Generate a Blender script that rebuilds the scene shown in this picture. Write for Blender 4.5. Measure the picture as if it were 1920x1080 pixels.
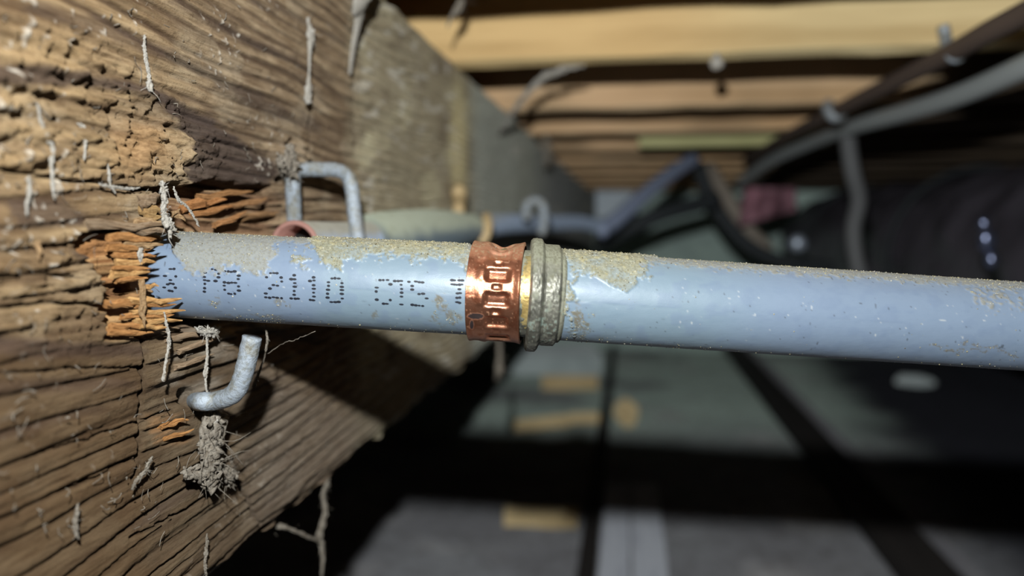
import bpy, math, random
import numpy as np
from mathutils import Vector

# ------------------------------------------------------------------ reset
for o in list(bpy.data.objects):
    bpy.data.objects.remove(o, do_unlink=True)
SC = bpy.context.scene
COL = SC.collection

# ------------------------------------------------------------------ camera
FPX = 1400.0
YAW, PITCH = math.atan(0.1552), math.atan(0.0821)
sy, cy_, sp, cp = math.sin(YAW), math.cos(YAW), math.sin(PITCH), math.cos(PITCH)
FW = np.array([-sy * cp, cy_ * cp, -sp])
RT = np.array([cy_, sy, 0.0])
UP = np.array([-sy * sp, cy_ * sp, cp])
cam = bpy.data.cameras.new('camera')
cam.sensor_width = 36.0
cam.lens = 36.0 * FPX / 1920.0
cam.clip_start = 0.01
cam.clip_end = 50
cam.dof.use_dof = True
cam.dof.focus_distance = 0.186
cam.dof.aperture_fstop = 6.6
camo = bpy.data.objects.new('camera', cam)
COL.objects.link(camo)
camo.rotation_euler = (math.pi / 2 - PITCH, 0, YAW)
SC.camera = camo

# ------------------------------------------------------------------ world, flash, exposure
w = bpy.data.worlds.new('world')
SC.world = w
w.use_nodes = True
w.node_tree.nodes['Background'].inputs[0].default_value = (0.8, 0.9, 1.0, 1)
w.node_tree.nodes['Background'].inputs[1].default_value = 0.0015
fl = bpy.data.lights.new('phone_flash', 'POINT')
fl.energy = 1.0
fl.shadow_soft_size = 0.0035
fl.use_nodes = True
nt = fl.node_tree
em = nt.nodes['Emission']
em.inputs['Color'].default_value = (0.93, 0.98, 1.0, 1)
fo = nt.nodes.new('ShaderNodeLightFalloff')
fo.inputs['Strength'].default_value = 15.5
nt.links.new(fo.outputs['Linear'], em.inputs['Strength'])
flo = bpy.data.objects.new('phone_flash', fl)
COL.objects.link(flo)
flo.location = (-0.012, -0.004, 0.0555)
SC.view_settings.view_transform = 'Standard'
SC.view_settings.look = 'None'
SC.view_settings.gamma = 1.0
SC.view_settings.use_curve_mapping = False
SC.view_settings.exposure = 0.0

# ------------------------------------------------------------------ geometry helpers
K = 0.935           # size of the surroundings against the first survey
def P(px, py, d):
    return P0(px, py, d * K)
def P0(px, py, d):
    """point at camera depth d seen at a photo pixel"""
    return FW * d + RT * ((px - 960) / FPX * d) + UP * ((540 - py) / FPX * d)
def ray(px, py):
    return FW + RT * ((px - 960) / FPX) + UP * ((540 - py) / FPX)
def PX(px, py, X):
    r = ray(px, py); return r * (X / r[0])
def PY(px, py, Y):
    r = ray(px, py); return r * (Y / r[1])
def PZ(px, py, Z):
    r = ray(px, py); return r * (Z / r[2])
def proj(v):
    v = np.asarray(v)
    d = v @ FW
    return 960 + FPX * (v @ RT) / d, 540 - FPX * (v @ UP) / d

_tab = {}
def vn(x, y, seed=0):
    if seed not in _tab:
        _tab[seed] = np.random.RandomState(seed + 11).rand(256, 256)
    t = _tab[seed]
    xi = np.floor(x).astype(np.int64); yi = np.floor(y).astype(np.int64)
    fx = x - xi; fy = y - yi
    fx = fx * fx * (3 - 2 * fx); fy = fy * fy * (3 - 2 * fy)
    a = t[xi & 255, yi & 255]; b = t[(xi + 1) & 255, yi & 255]
    c = t[xi & 255, (yi + 1) & 255]; d = t[(xi + 1) & 255, (yi + 1) & 255]
    return (a * (1 - fx) + b * fx) * (1 - fy) + (c * (1 - fx) + d * fx) * fy
def fbm(x, y, seed=0, o=4):
    s = 0; a = 0.5; n = 0
    for i in range(o):
        s = s + a * vn(x * 2 ** i + 17.3 * i, y * 2 ** i + 5.1 * i, seed + i); n += a; a *= 0.5
    return s / n
def ss(a, b, x):
    t = np.clip((x - a) / (b - a), 0, 1)
    return t * t * (3 - 2 * t)
def mix(a, b, m):
    return a * (1 - m[:, None]) + np.asarray(b) * m[:, None]
def lin(r, g, b):
    f = lambda c: (c / 255 / 12.92) if c / 255 <= 0.04045 else ((c / 255 + 0.055) / 1.055) ** 2.4
    return np.array([f(r), f(g), f(b)])
def pdist(U, V, pts):
    """distance to a polyline in the given 2-D space, and running parameter"""
    best = np.full(U.shape, 1e9)
    for (ax, ay), (bx, by) in zip(pts[:-1], pts[1:]):
        dx, dy = bx - ax, by - ay
        t = np.clip(((U - ax) * dx + (V - ay) * dy) / (dx * dx + dy * dy + 1e-9), 0, 1)
        best = np.minimum(best, np.hypot(U - ax - t * dx, V - ay - t * dy))
    return best
def poly(U, V, pts, soft):
    """soft inside mask of a polygon"""
    ins = np.zeros(U.shape, bool)
    n = len(pts)
    for i in range(n):
        (x1, y1), (x2, y2) = pts[i], pts[(i + 1) % n]
        c = ((y1 > V) != (y2 > V)) & (U < (x2 - x1) * (V - y1) / ((y2 - y1) if y2 != y1 else 1e-9) + x1)
        ins ^= c
    d = pdist(U, V, list(pts) + [pts[0]])
    sd = np.where(ins, d, -d)
    return ss(-soft, soft, sd)
def blob(U, V, cx, cy, rx, ry, soft=0.35, n=0):
    r = np.hypot((U - cx) / rx, (V - cy) / ry) + n
    return 1 - ss(1 - soft, 1 + soft, r)

# ------------------------------------------------------------------ object helpers
def tag(o, label=None, cat=None, group=None, kind=None):
    if label: o['label'] = label
    if cat: o['category'] = cat
    if group: o['group'] = group
    if kind: o['kind'] = kind
    elif cat: o['kind'] = 'thing'
    return o
def root(name, loc, label, cat, group=None):
    o = bpy.data.objects.new(name, None)
    o.empty_display_size = 0.01
    COL.objects.link(o)
    o.location = tuple(float(c) for c in loc)
    return tag(o, label, cat, group)
def wpos(o):
    v = np.array(o.location)
    while o.parent:
        o = o.parent; v = v + np.array(o.location)
    return v
def mobj(name, V, F, mat, parent=None, smooth=True, col=None, org=None, extra=None):
    V = np.asarray(V, float)
    if org is None:
        org = np.array([V[:, 0].mean(), V[:, 1].mean(), V[:, 2].min()])
    W = V - org
    me = bpy.data.meshes.new(name)
    if isinstance(F, np.ndarray):
        me.vertices.add(len(W)); me.vertices.foreach_set('co', W.astype(np.float32).ravel())
        k = F.shape[1]
        me.loops.add(F.size); me.loops.foreach_set('vertex_index', F.astype(np.int32).ravel())
        me.polygons.add(len(F))
        me.polygons.foreach_set('loop_start', (np.arange(len(F)) * k).astype(np.int32))
        me.update(calc_edges=True)
    else:
        me.from_pydata(W.tolist(), [], F)
    me.polygons.foreach_set('use_smooth', np.full(len(me.polygons), smooth))
    if col is not None:
        a = me.color_attributes.new('tint', 'FLOAT_COLOR', 'POINT')
        c4 = np.ones((len(V), 4), np.float32); c4[:, :3] = col
        if extra is not None: c4[:, 3] = extra
        a.data.foreach_set('color', c4.ravel())
    me.materials.append(mat)
    me.update()
    o = bpy.data.objects.new(name, me)
    COL.objects.link(o)
    if parent is not None:
        o.parent = parent
        o.location = tuple(org - wpos(parent))
    else:
        o.location = tuple(org)
    return o
def grid_faces(n, m, wrap=False):
    """n rows, m columns; wrap closes the columns"""
    i = np.arange(n - 1)[:, None]; mm = m if wrap else m - 1
    j = np.arange(mm)[None, :]
    j2 = (j + 1) % m
    return np.stack([(i * m + j), (i * m + j2), ((i + 1) * m + j2), ((i + 1) * m + j)], -1).reshape(-1, 4)
def smooth_path(pts, n=8):
    pts = [np.asarray(p, float) for p in pts]
    if len(pts) < 3: 
        return [pts[0] + (pts[-1] - pts[0]) * t for t in np.linspace(0, 1, n + 1)]
    out = []
    e = [2 * pts[0] - pts[1]] + pts + [2 * pts[-1] - pts[-2]]
    for i in range(1, len(e) - 2):
        p0, p1, p2, p3 = e[i - 1], e[i], e[i + 1], e[i + 2]
        for t in np.linspace(0, 1, n, endpoint=False):
            out.append(0.5 * (2 * p1 + (p2 - p0) * t + (2 * p0 - 5 * p1 + 4 * p2 - p3) * t * t + (3 * p1 - p0 - 3 * p2 + p3) * t ** 3))
    out.append(pts[-1])
    return out
def tube_mesh(path, rad, seg=12, cap=True, jit=0, seed=0, flat=1.0):
    path = [np.asarray(p, float) for p in path]
    n = len(path)
    rad = [rad] * n if np.isscalar(rad) else list(np.interp(np.linspace(0, 1, n), np.linspace(0, 1, len(rad)), rad))
    rs = np.random.RandomState(seed)
    V = []; nrm = None
    for i in range(n):
        t = path[min(i + 1, n - 1)] - path[max(i - 1, 0)]; t = t / (np.linalg.norm(t) + 1e-12)
        if nrm is None:
            nrm = np.cross(t, [0, 0, 1]) if abs(t[2]) < 0.9 else np.cross(t, [1, 0, 0])
        nrm = nrm - t * (nrm @ t); nrm /= np.linalg.norm(nrm)
        b = np.cross(t, nrm)
        for k in range(seg):
            a = 2 * math.pi * k / seg
            r = rad[i] * (1 + jit * (rs.rand() - 0.5) * 2)
            V.append(path[i] + nrm * math.cos(a) * r + b * math.sin(a) * r * flat)
    F = [tuple(f) for f in grid_faces(n, seg, True)]
    if cap:
        F.append(tuple(range(seg - 1, -1, -1))); F.append(tuple(range((n - 1) * seg, n * seg)))
    return np.array(V), F
def tube(name, pts, rad, mat, parent=None, n=8, seg=12, cap=True, jit=0, seed=0, flat=1.0, wob=0):
    pth = smooth_path(pts, n)
    if wob:
        rs = np.random.RandomState(seed + 5)
        pth = [p + (rs.rand(3) - 0.5) * 2 * wob for p in pth]
    V, F = tube_mesh(pth, rad, seg, cap, jit, seed, flat)
    return mobj(name, V, F, mat, parent)
def box_mesh(c, half, axes, bev=0.15, jit=0, seed=0, nl=1):
    """bevelled timber: rounded-rectangle section swept along axes[0]"""
    c = np.asarray(c, float); A = [np.asarray(a, float) / np.linalg.norm(a) for a in axes]
    hx, hy, hz = half; b = bev * min(hy, hz)
    sec = [(-hy + b, -hz), (hy - b, -hz), (hy, -hz + b), (hy, hz - b), (hy - b, hz), (-hy + b, hz), (-hy, hz - b), (-hy, -hz + b)]
    rs = np.random.RandomState(seed)
    V = []
    for t in np.linspace(-1, 1, nl + 1):
        for (p, q) in sec:
            V.append(c + A[0] * hx * t + A[1] * (p + jit * (rs.rand() - .5)) + A[2] * (q + jit * (rs.rand() - .5)))
    F = [tuple(f) for f in grid_faces(nl + 1, 8, True)]
    F.append(tuple(range(7, -1, -1))); F.append(tuple(range(nl * 8, nl * 8 + 8)))
    return np.array(V), F
def box(name, c, half, mat, parent=None, axes=((1, 0, 0), (0, 1, 0), (0, 0, 1)), bev=0.15, jit=0, seed=0, nl=1):
    V, F = box_mesh(c, half, axes, bev, jit, seed, nl)
    return mobj(name, V, F, mat, parent, smooth=False)

# ------------------------------------------------------------------ materials
def mat(name, base=(0.5, 0.5, 0.5), rough=0.7, metal=0.0, attr=False, noise=None, bump=None, spec=0.5, fine=None, coat=0, sss=0, rough_attr=None, dr=0.0):
    m = bpy.data.materials.new(name); m.use_nodes = True
    n = m.node_tree; L = n.links; b = n.nodes['Principled BSDF']
    b.inputs['Roughness'].default_value = rough
    b.inputs['Metallic'].default_value = metal
    b.inputs['Specular IOR Level'].default_value = spec
    b.inputs['Diffuse Roughness'].default_value = dr
    tc = n.nodes.new('ShaderNodeTexCoord')
    if attr:
        at = n.nodes.new('ShaderNodeAttribute'); at.attribute_name = 'tint'; c = at.outputs['Color']
    else:
        rgb = n.nodes.new('ShaderNodeRGB'); rgb.outputs[0].default_value = (*base, 1); c = rgb.outputs[0]
    def ntex(scale, stretch, det=5, rg=0.6):
        mp = n.nodes.new('ShaderNodeMapping'); mp.inputs['Scale'].default_value = stretch
        L.new(tc.outputs['Object'], mp.inputs[0])
        t = n.nodes.new('ShaderNodeTexNoise'); t.inputs['Scale'].default_value = scale
        t.inputs['Detail'].default_value = det; t.inputs['Roughness'].default_value = rg
        L.new(mp.outputs[0], t.inputs[0]); return t.outputs[0]
    for (scale, stretch, lo, hi, tint) in (noise or []):
        t = ntex(scale, stretch)
        r = n.nodes.new('ShaderNodeMapRange'); r.inputs[1].default_value = lo; r.inputs[2].default_value = hi
        L.new(t, r.inputs[0])
        x = n.nodes.new('ShaderNodeMix'); x.data_type = 'RGBA'
        L.new(r.outputs[0], x.inputs[0]); L.new(c, x.inputs[6])
        mu = n.nodes.new('ShaderNodeMix'); mu.data_type = 'RGBA'; mu.blend_type = 'MULTIPLY'
        mu.inputs[0].default_value = 1; L.new(c, mu.inputs[6]); mu.inputs[7].default_value = (*tint, 1)
        L.new(mu.outputs[2], x.inputs[7]); c = x.outputs[2]
    L.new(c, b.inputs['Base Color'])
    if bump:
        prev = None
        for (scale, stretch, dist) in bump:
            bn = n.nodes.new('ShaderNodeBump'); bn.inputs['Distance'].default_value = dist
            bn.inputs['Strength'].default_value = 1.0
            L.new(ntex(scale, stretch), bn.inputs['Height'])
            if prev: L.new(prev, bn.inputs['Normal'])
            prev = bn.outputs[0]
        L.new(prev, b.inputs['Normal'])
    if rough_attr:
        r = n.nodes.new('ShaderNodeMapRange'); r.inputs[3].default_value = rough_attr[0]; r.inputs[4].default_value = rough_attr[1]
        L.new(at.outputs['Alpha'], r.inputs[0]); L.new(r.outputs[0], b.inputs['Roughness'])
        if len(rough_attr) > 2:
            r2 = n.nodes.new('ShaderNodeMapRange'); r2.inputs[3].default_value = rough_attr[2]; r2.inputs[4].default_value = rough_attr[3]
            L.new(at.outputs['Alpha'], r2.inputs[0]); L.new(r2.outputs[0], b.inputs['Metallic'])
    return m
I3 = (1, 1, 1)
M = {}
M['beam'] = mat('weathered_wood', rough=0.85, attr=True, spec=0.2, dr=1.0,
                noise=[(1100, (1, .07, 1), .42, .64, (.66, .62, .58)), (300, (1, .3, 1), .5, .72, (.8, .77, .74)), (2600, I3, .55, .75, (1.25, 1.25, 1.25))],
                bump=[(1800, (1, .07, 1), .00032), (1300, I3, .00030)])
M['splinter'] = mat('torn_fibre_wood', rough=0.85, attr=True, spec=0.2,
                    dr=1.0, noise=[(2200, (1, .06, 1), .42, .62, (.62, .55, .48))], bump=[(3000, (1, .06, 1), .0003)])
M['joist'] = mat('joist_wood', attr=True, rough=0.8, spec=0.2, dr=1.0,
                 noise=[(14, (.25, 1, 4), .4, .7, (.8, .75, .68)), (60, (.1, 1, 1), .5, .7, (.9, .86, .8))], bump=[(120, (.1, 1, 1), .0008)])
M['deck'] = mat('subfloor_wood', base=tuple(lin(92, 70, 50)), rough=0.9, noise=[(12, (.2, 1, 1), .4, .7, (.6, .55, .5))])
M['pipe'] = mat('grey_plastic', rough=0.35, attr=True, spec=1.0, rough_attr=(0.42, 0.95),
                noise=[(300, (.3, 1, 1), .55, .75, (.92, .94, .96)), (4000, I3, .66, .74, (.7, .68, .65))],
                bump=[(900, (.25, 1, 1), .00003), (5000, I3, .00002)])
M['print'] = mat('black_ink', base=(.012, .014, .022), rough=0.6)
M['grain'] = mat('dust_grain', rough=0.95, attr=True, spec=0.15)
M['copper'] = mat('copper', rough=0.3, attr=True, metal=1.0, rough_attr=(0.30, 0.9, 0.88, 0.0), bump=[(2200, I3, .00004), (500, I3, .00006)])
M['brass'] = mat('brass', rough=0.35, attr=True, metal=1.0, rough_attr=(0.36, 0.95, 0.65, 0.0), bump=[(2500, I3, .00008)])
M['clamp'] = mat('tarnished_metal', rough=0.5, attr=True, metal=0.6, rough_attr=(0.45, 0.95, 0.6, 0.0), bump=[(1600, I3, .00006), (5000, I3, .00004)])
M['galv'] = mat('galvanized_wire', base=tuple(lin(172, 180, 188)), rough=0.6, metal=0.25, noise=[(700, I3, .48, .62, (.72, .68, .60)), (220, I3, .5, .62, (.85, .76, .62)), (1600, I3, .6, .68, (.6, .55, .5))], bump=[(1500, I3, .00025)])
M['web'] = mat('cobweb', dr=1.0, base=tuple(lin(186, 180, 170)), rough=0.95, spec=0.1, noise=[(900, I3, .4, .7, (.72, .68, .62))], bump=[(3000, I3, .0005)])
M['webdark'] = mat('dusty_cobweb', dr=1.0, base=tuple(lin(150, 141, 128)), rough=0.95, spec=0.1, noise=[(900, I3, .4, .7, (.55, .5, .45))], bump=[(2000, I3, .0008)])
M['rpipe'] = mat('dusty_grey_pipe', dr=1.0, rough=0.6, attr=True, spec=0.4, noise=[(200, I3, .5, .75, (.8, .78, .74))])
M['glue'] = mat('dried_glue', base=tuple(lin(214, 186, 138)), rough=0.6, noise=[(300, I3, .5, .7, (.8, .7, .6))])

# ================================================================== SETTING
HF = -0.45 * K          # ground level
ZJ = 0.115 * K          # underside of joists = top of beam
XB = -0.120 * K         # beam face
YWALL = 2.75 * K

# ground: packed dirt with dust-grey sheen
gx = np.linspace(-0.9, 2.6, 180); gy = np.linspace(0.2, YWALL + .05, 150)
GX, GY = np.meshgrid(gx, gy); X = GX.ravel(); Y = GY.ravel()
Zg = HF + 0.012 * (fbm(X * 6, Y * 6, 3) - .5) + 0.006 * (fbm(X * 30, Y * 30, 4) - .5)
gc = np.tile(lin(148, 148, 150), (len(X), 1))
gc = mix(gc, lin(188, 204, 192), ss(1.25, 1.7, Y + .2 * (vn(X * 4, Y * 4, 9) - .5)))
gc = mix(gc, lin(190, 186, 184), 0.6 * ss(.55, .75, fbm(X * 12, Y * 12, 5)))
gc = mix(gc, lin(128, 126, 128), 0.7 * ss(.55, .72, fbm(X * 5, Y * 5, 6)))
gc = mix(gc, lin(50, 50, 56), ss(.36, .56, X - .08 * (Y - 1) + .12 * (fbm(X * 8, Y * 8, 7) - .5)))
M['ground'] = mat('packed_dirt', rough=0.95, attr=True, spec=0.2, dr=1.0, noise=[(60, I3, .45, .7, (.7, .68, .66))], bump=[(90, I3, .006)])
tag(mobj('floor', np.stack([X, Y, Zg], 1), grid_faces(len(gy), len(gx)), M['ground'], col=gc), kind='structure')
# subfloor boards on the joists
o = box('ceiling', (0.85, 1.35, ZJ + .15), (1.75, 1.45, .009), M['deck'])
tag(o, kind='structure')
# far foundation wall
M['found'] = mat('foundation_wall', base=tuple(lin(216, 232, 222)), rough=0.9, dr=1.0, noise=[(5, I3, .4, .7, (.7, .72, .75)), (30, I3, .5, .7, (.85, .85, .85))], bump=[(40, I3, .004)])
tag(box('wall_back', (0.85, YWALL + .06, (HF + ZJ + .14) / 2), (1.75, .06, (ZJ + .14 - HF) / 2), M['found'], bev=.02), kind='structure')

# ================================================================== BEAM
YH, ZH = None, None
A_ = P0(330, 515, .194); C_ = P0(965, 549, .186); E_ = P0(1925, 613, .1885)
tL = (A_ - C_) / np.linalg.norm(A_ - C_)
s_hit = (XB - C_[0]) / tL[0]
hit = C_ + tL * s_hit
YH, ZH = hit[1], hit[2]
ZB = -0.105 * K
ys = np.concatenate([np.linspace(-.40, .078, 110), np.arange(.080, .30, .00045), np.arange(.30, .48, .0011), .48 * 1.03 ** np.arange(0, 59)])
ys = np.concatenate([ys, [YWALL]])
zs = np.concatenate([np.linspace(ZB, ZJ, 520)])
ys = ys[ys <= YWALL]
YY, ZZ = np.meshgrid(ys, zs); YY = YY.ravel(); ZZ = ZZ.ravel()
rest = np.stack([np.full(YY.shape, XB), YY, ZZ], 1)
U, V_ = proj(rest)
back = YY < .079                       # the stretch beside and behind the photographer
U = np.where(back, -400., U); V_ = np.where(back, 425 - 9500 * ZZ, V_)
near = 1 - ss(.30, .55, YY)
# pixel-space jitter for ragged borders
JU = U + 26 * (fbm(YY * 130, ZZ * 400, 20) - .5) + 14 * (vn(YY * 300, ZZ * 1500, 24) - .5)
JV = V_ + 16 * (fbm(YY * 120, ZZ * 160, 30) - .5)
zw = ZZ + .010 * (vn(YY * 7, ZZ * 10, 40) - .5) + .004 * (vn(YY * 25, ZZ * 40, 41) - .5)
rz = np.clip(poly(U, V_, [(-60, 40), (150, 60), (300, 190), (400, 290), (340, 340), (-60, 330)], 50) + .6 * poly(U, V_, [(-60, 430), (200, 430), (200, 640), (-60, 640)], 40), 0, 1)
ph = zw * 215 + 2.2 * vn(YY * 5, ZZ * 26, 40) + .7 * vn(YY * 22, ZZ * 90, 47)
fr = ph - np.floor(ph)
wv = .5 + .9 * vn(np.floor(ph) * 3.7 + .5, YY * 3, 42)         # each ring has its own strength
ring = ss(.45, .86, fr) * (1 - ss(.90, 1.0, fr)) * np.clip(wv, 0, 1)   # dark latewood line at the end of each ring
ring2 = vn(zw * 620, YY * 10, 43)
fib = fbm(zw * 1200, YY * 45, 44, 3)
rough = fbm(YY * 300, ZZ * 460, 45, 4)
chunk = fbm(YY * 60, zw * 330, 46, 3)
h = -.0010 * ring + .0006 * (ring2 - .5) + .0006 * (fib - .5)
h -= .0010 * ss(.62, .80, ring2) * ss(.4, .6, vn(YY * 14, zw * 150, 48))
crust = fbm(YY * 420 + 3 * vn(YY * 90, ZZ * 90, 53), ZZ * 420, 54, 3)
h += .0009 * (chunk - .5) + (.0020 * (rough - .5) + .0010 * (chunk - .5)) * (0.22 + rz) + .0013 * ss(.42, .62, crust) * (.08 + rz)
h += .0008 * ss(.58, .64, vn(YY * 110, zw * 600, 49)) * (0.12 + rz)
h += .0030 * (fbm(YY * 12, ZZ * 18, 52, 2) - .5)
# colour base
c = np.tile(lin(164, 136, 100), (len(U), 1))
c = mix(c, lin(190, 162, 120), .5 * ss(.45, .7, fib))
c = mix(c, lin(134, 106, 74), .55 * ss(.42, .66, chunk))
c = mix(c, lin(92, 70, 52), .85 * ring * (1 - .7 * rz))
c = mix(c, lin(104, 80, 58), .45 * ss(.58, .78, ring2))
c = mix(c, lin(120, 96, 68), .5 * ss(.47, .65, rough) * rz)
c = mix(c, lin(112, 88, 64), .55 * ss(.50, .66, fbm(YY * 38, zw * 120, 55, 4)))
c = mix(c, lin(186, 164, 130), .40 * ss(.55, .68, fbm(YY * 55, ZZ * 90, 57, 4)))
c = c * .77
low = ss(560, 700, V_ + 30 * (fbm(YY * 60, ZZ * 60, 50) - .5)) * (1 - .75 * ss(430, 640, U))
c = mix(c, lin(76, 60, 42), .74 * low)  # low wood is browner, with the flash's falloff painted in as well
tan = poly(JU, JV, [(-60, 30), (120, 60), (230, 110), (330, 190), (400, 290), (340, 345), (210, 345), (-60, 320)], 40)
c = mix(c, lin(186, 156, 112), .5 * tan * ss(.3, .6, chunk))
c = mix(c, lin(164, 118, 70), .45 * blob(U, V_, 255, 275, 50, 45, .8, .6 * (rough - .5)))
dkc = lin(72, 58, 52)
for pg, st in (([(-60, 122), (60, 118), (150, 135), (280, 160), (345, 195), (300, 185), (180, 165), (60, 160), (-60, 165)], .85),
               ([(280, 165), (345, 195), (400, 222), (455, 268), (520, 300), (545, 325), (500, 350), (365, 348), (350, 330), (352, 270), (305, 200)], .9),
               ([(20, 372), (110, 375), (165, 400), (160, 425), (30, 428), (18, 400)], .7),
               ([(-60, 632), (120, 640), (275, 645), (270, 668), (60, 672), (-60, 668)], .75),
               ([(-60, 720), (150, 705), (260, 712), (250, 728), (-60, 745)], .6),
               ([(135, 470), (175, 472), (178, 490), (140, 490)], .8),
               ([(420, 150), (520, 190), (600, 235), (600, 250), (470, 205), (400, 165)], .6),
               ([(60, 0), (180, 30), (300, 85), (420, 140), (420, 155), (280, 105), (160, 60), (40, 20)], .55),
               ([(330, 0), (450, 60), (620, 140), (620, 152), (440, 78), (300, 4)], .5),
               ([(470, -10), (560, 30), (650, 75), (650, 86), (540, 36), (450, -8)], .5),
               ([(-60, 820), (80, 790), (200, 760), (200, 772), (80, 806), (-60, 845)], .5),
               ([(250, 985), (400, 890), (520, 830), (520, 842), (400, 905), (255, 1000)], .5),
               ([(690, 300), (740, 295), (790, 330), (760, 350), (700, 335)], .7)):
    c = mix(c, dkc, st * poly(JU, JV, pg, 9))
# greyer weathering bands right of the hole, green-grey far stretch
grn = ss(640, 690, U)
c = mix(c, lin(160, 148, 116), .75 * grn)
c = mix(c, lin(190, 178, 138), .65 * grn * ss(.5, .66, fbm(U / 45, V_ / 90, 60)))
c = mix(c, lin(116, 100, 78), .6 * grn * ss(.55, .7, fbm(U / 40, V_ / 60, 62)))
c = mix(c, lin(226, 206, 140), .75 * blob(U, V_, 860, 270, 14, 110, .6))
c = mix(c, lin(176, 182, 170), .8 * ss(872, 900, U))
c = mix(c, lin(140, 144, 148), .7 * ss(980, 1050, U))
gy_ = poly(JU, JV, [(330, 610), (420, 615), (440, 680), (400, 760), (320, 730), (290, 640)], 20)
c = mix(c, lin(132, 120, 104), .65 * gy_ * ss(.4, .6, chunk))
lr = poly(JU, JV, [(480, 690), (740, 790), (600, 930), (480, 1000), (470, 800)], 40)
c = mix(c, lin(108, 94, 80), .7 * lr)
c = mix(c, lin(150, 108, 66), .7 * poly(JU, JV, [(290, 780), (360, 775), (362, 830), (290, 830)], 12) * ss(.4, .6, fib))
# white fluffy specks
sk = ss(.86, .90, vn(YY * 800, ZZ * 800, 63)) * ss(.55, .75, vn(YY * 40, ZZ * 40, 64))
sk = sk * (1 - .8 * ss(560, 640, V_))
c = mix(c, lin(206, 196, 180), .7 * sk); h += .0004 * sk
c = mix(c, lin(212, 206, 192), .45 * ss(.72, .84, vn(U / 12, V_ / 12, 65)) * ss(.45, .62, vn(U / 70, V_ / 70, 66)) * grn)
# cracks
ck = np.zeros(len(U))
for pts, wd, dp in (([(-40, 314), (60, 326), (110, 333), (210, 345), (262, 358), (330, 350)], 4, .004),
                    ([(274, 610), (277, 660), (272, 720), (275, 790), (268, 860), (262, 900)], 4.5, .004),
                    ([(583, 160), (581, 240), (584, 320)], 2, .002), ([(666, -10), (664, 120), (667, 290)], 2.4, .002),
                    ([(-40, 577), (70, 572), (130, 566), (200, 575)], 4, .003), ([(-40, 520), (60, 512), (150, 520)], 3, .002),
                    ([(150, 440), (220, 432), (300, 430)], 3.5, .003), ([(360, 262), (440, 272), (520, 296)], 2, .0015),
                    ([(380, 900), (450, 905), (490, 985)], 3, .003), ([(0, 700), (150, 690), (270, 690)], 2.5, .002),
                    ([(60, 860), (180, 820), (330, 770)], 2.5, .002), ([(30, 960), (180, 900), (260, 860)], 2.5, .002), ([(250, 1010), (380, 940), (470, 880)], 2.5, .002)):
    d = pdist(U + 5 * (vn(YY * 300, ZZ * 300, 70) - .5), V_ + 10 * (fbm(YY * 200, ZZ * 200, 71) - .5), pts)
    k = 1 - ss(wd * .3, wd * 1.2, d)
    h -= dp * k; ck = np.maximum(ck, k)
c = mix(c, lin(58, 44, 34), .6 * ck)
# torn hollows with fresh fibre
def torn(pg, depth, soft, colr, amt=.95, fibd=.0030):
    global h, c
    m = poly(JU, JV, pg, soft)
    fz = vn(zw * 620, YY * 14, 75) ; fz2 = vn(zw * 1500, YY * 40, 76)
    h = h * (1 - .6 * m) + m * (-depth + fibd * (fz - .5) + .001 * (fz2 - .5) + .003 * (fbm(YY * 90, ZZ * 120, 77) - .5))
    cc = np.tile(colr, (len(U), 1)); cc = mix(cc, colr * np.array([.45, .36, .28]), .8 * ss(.5, .75, fz)); cc = mix(cc, lin(184, 146, 98), .6 * ss(.55, .75, fz2))
    c = c * (1 - amt * m[:, None]) + cc * (amt * m[:, None])
torn([(150, 440), (215, 437), (310, 438), (305, 545), (222, 545), (195, 520), (178, 492), (148, 468)], .0035, 5, lin(164, 116, 70))
torn([(196, 556), (250, 546), (340, 556), (345, 606), (285, 630), (196, 634)], .0028, 5, lin(168, 124, 76))
torn([(205, 535), (262, 532), (262, 560), (205, 562)], .0050, 5, lin(110, 74, 44))
torn([(335, 352), (400, 340), (510, 352), (530, 372), (528, 440), (335, 450)], .0065, 7, lin(134, 94, 60), .85, .006)
torn([(300, 345), (345, 345), (350, 440), (300, 440)], .010, 6, lin(100, 70, 44), .9)
torn([(340, 600), (440, 600), (600, 640), (560, 660), (420, 618), (350, 616)], .003, 8, lin(110, 84, 60), .6)
# bore for the pipe
rr = np.hypot(YY - YH, ZZ - ZH) * (1 + .10 * (fbm(YY * 200, ZZ * 200, 80) - .5))
bm_ = (1 - ss(.0122, .0140, rr)) * ss(268, 290, U)
h = h * (1 - bm_) - .032 * bm_
# nail hole of the lower hook, damaged knot by the upper hook
for cx, cyy, r_, dp in ((362, 745, 14, .006), (535, 335, 10, .004), (550, 272, 12, .003)):
    m = blob(U, V_, cx, cyy, r_, r_, .5, .4 * (rough - .5)); h -= dp * m
m = blob(U, V_, 545, 300, 26, 30, .5, .8 * (rough - .5)); h += .004 * m; c = mix(c, lin(160, 138, 108), .7 * m)
# ragged lower and upper arrises
edge = (1 - ss(0, .006, ZZ - ZB)) + (1 - ss(0, .004, ZJ - ZZ))
h -= edge * .0035 * (0.4 + vn(YY * 90, ZZ * 200, 81))
ZE = ZZ + (ZZ < ZB + .004) * .006 * (fbm(YY * 60, ZZ * 3, 82) - .5)
BV = np.stack([XB + h, YY, ZE], 1)
F = grid_faces(len(zs), len(ys))[:, ::-1]
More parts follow.
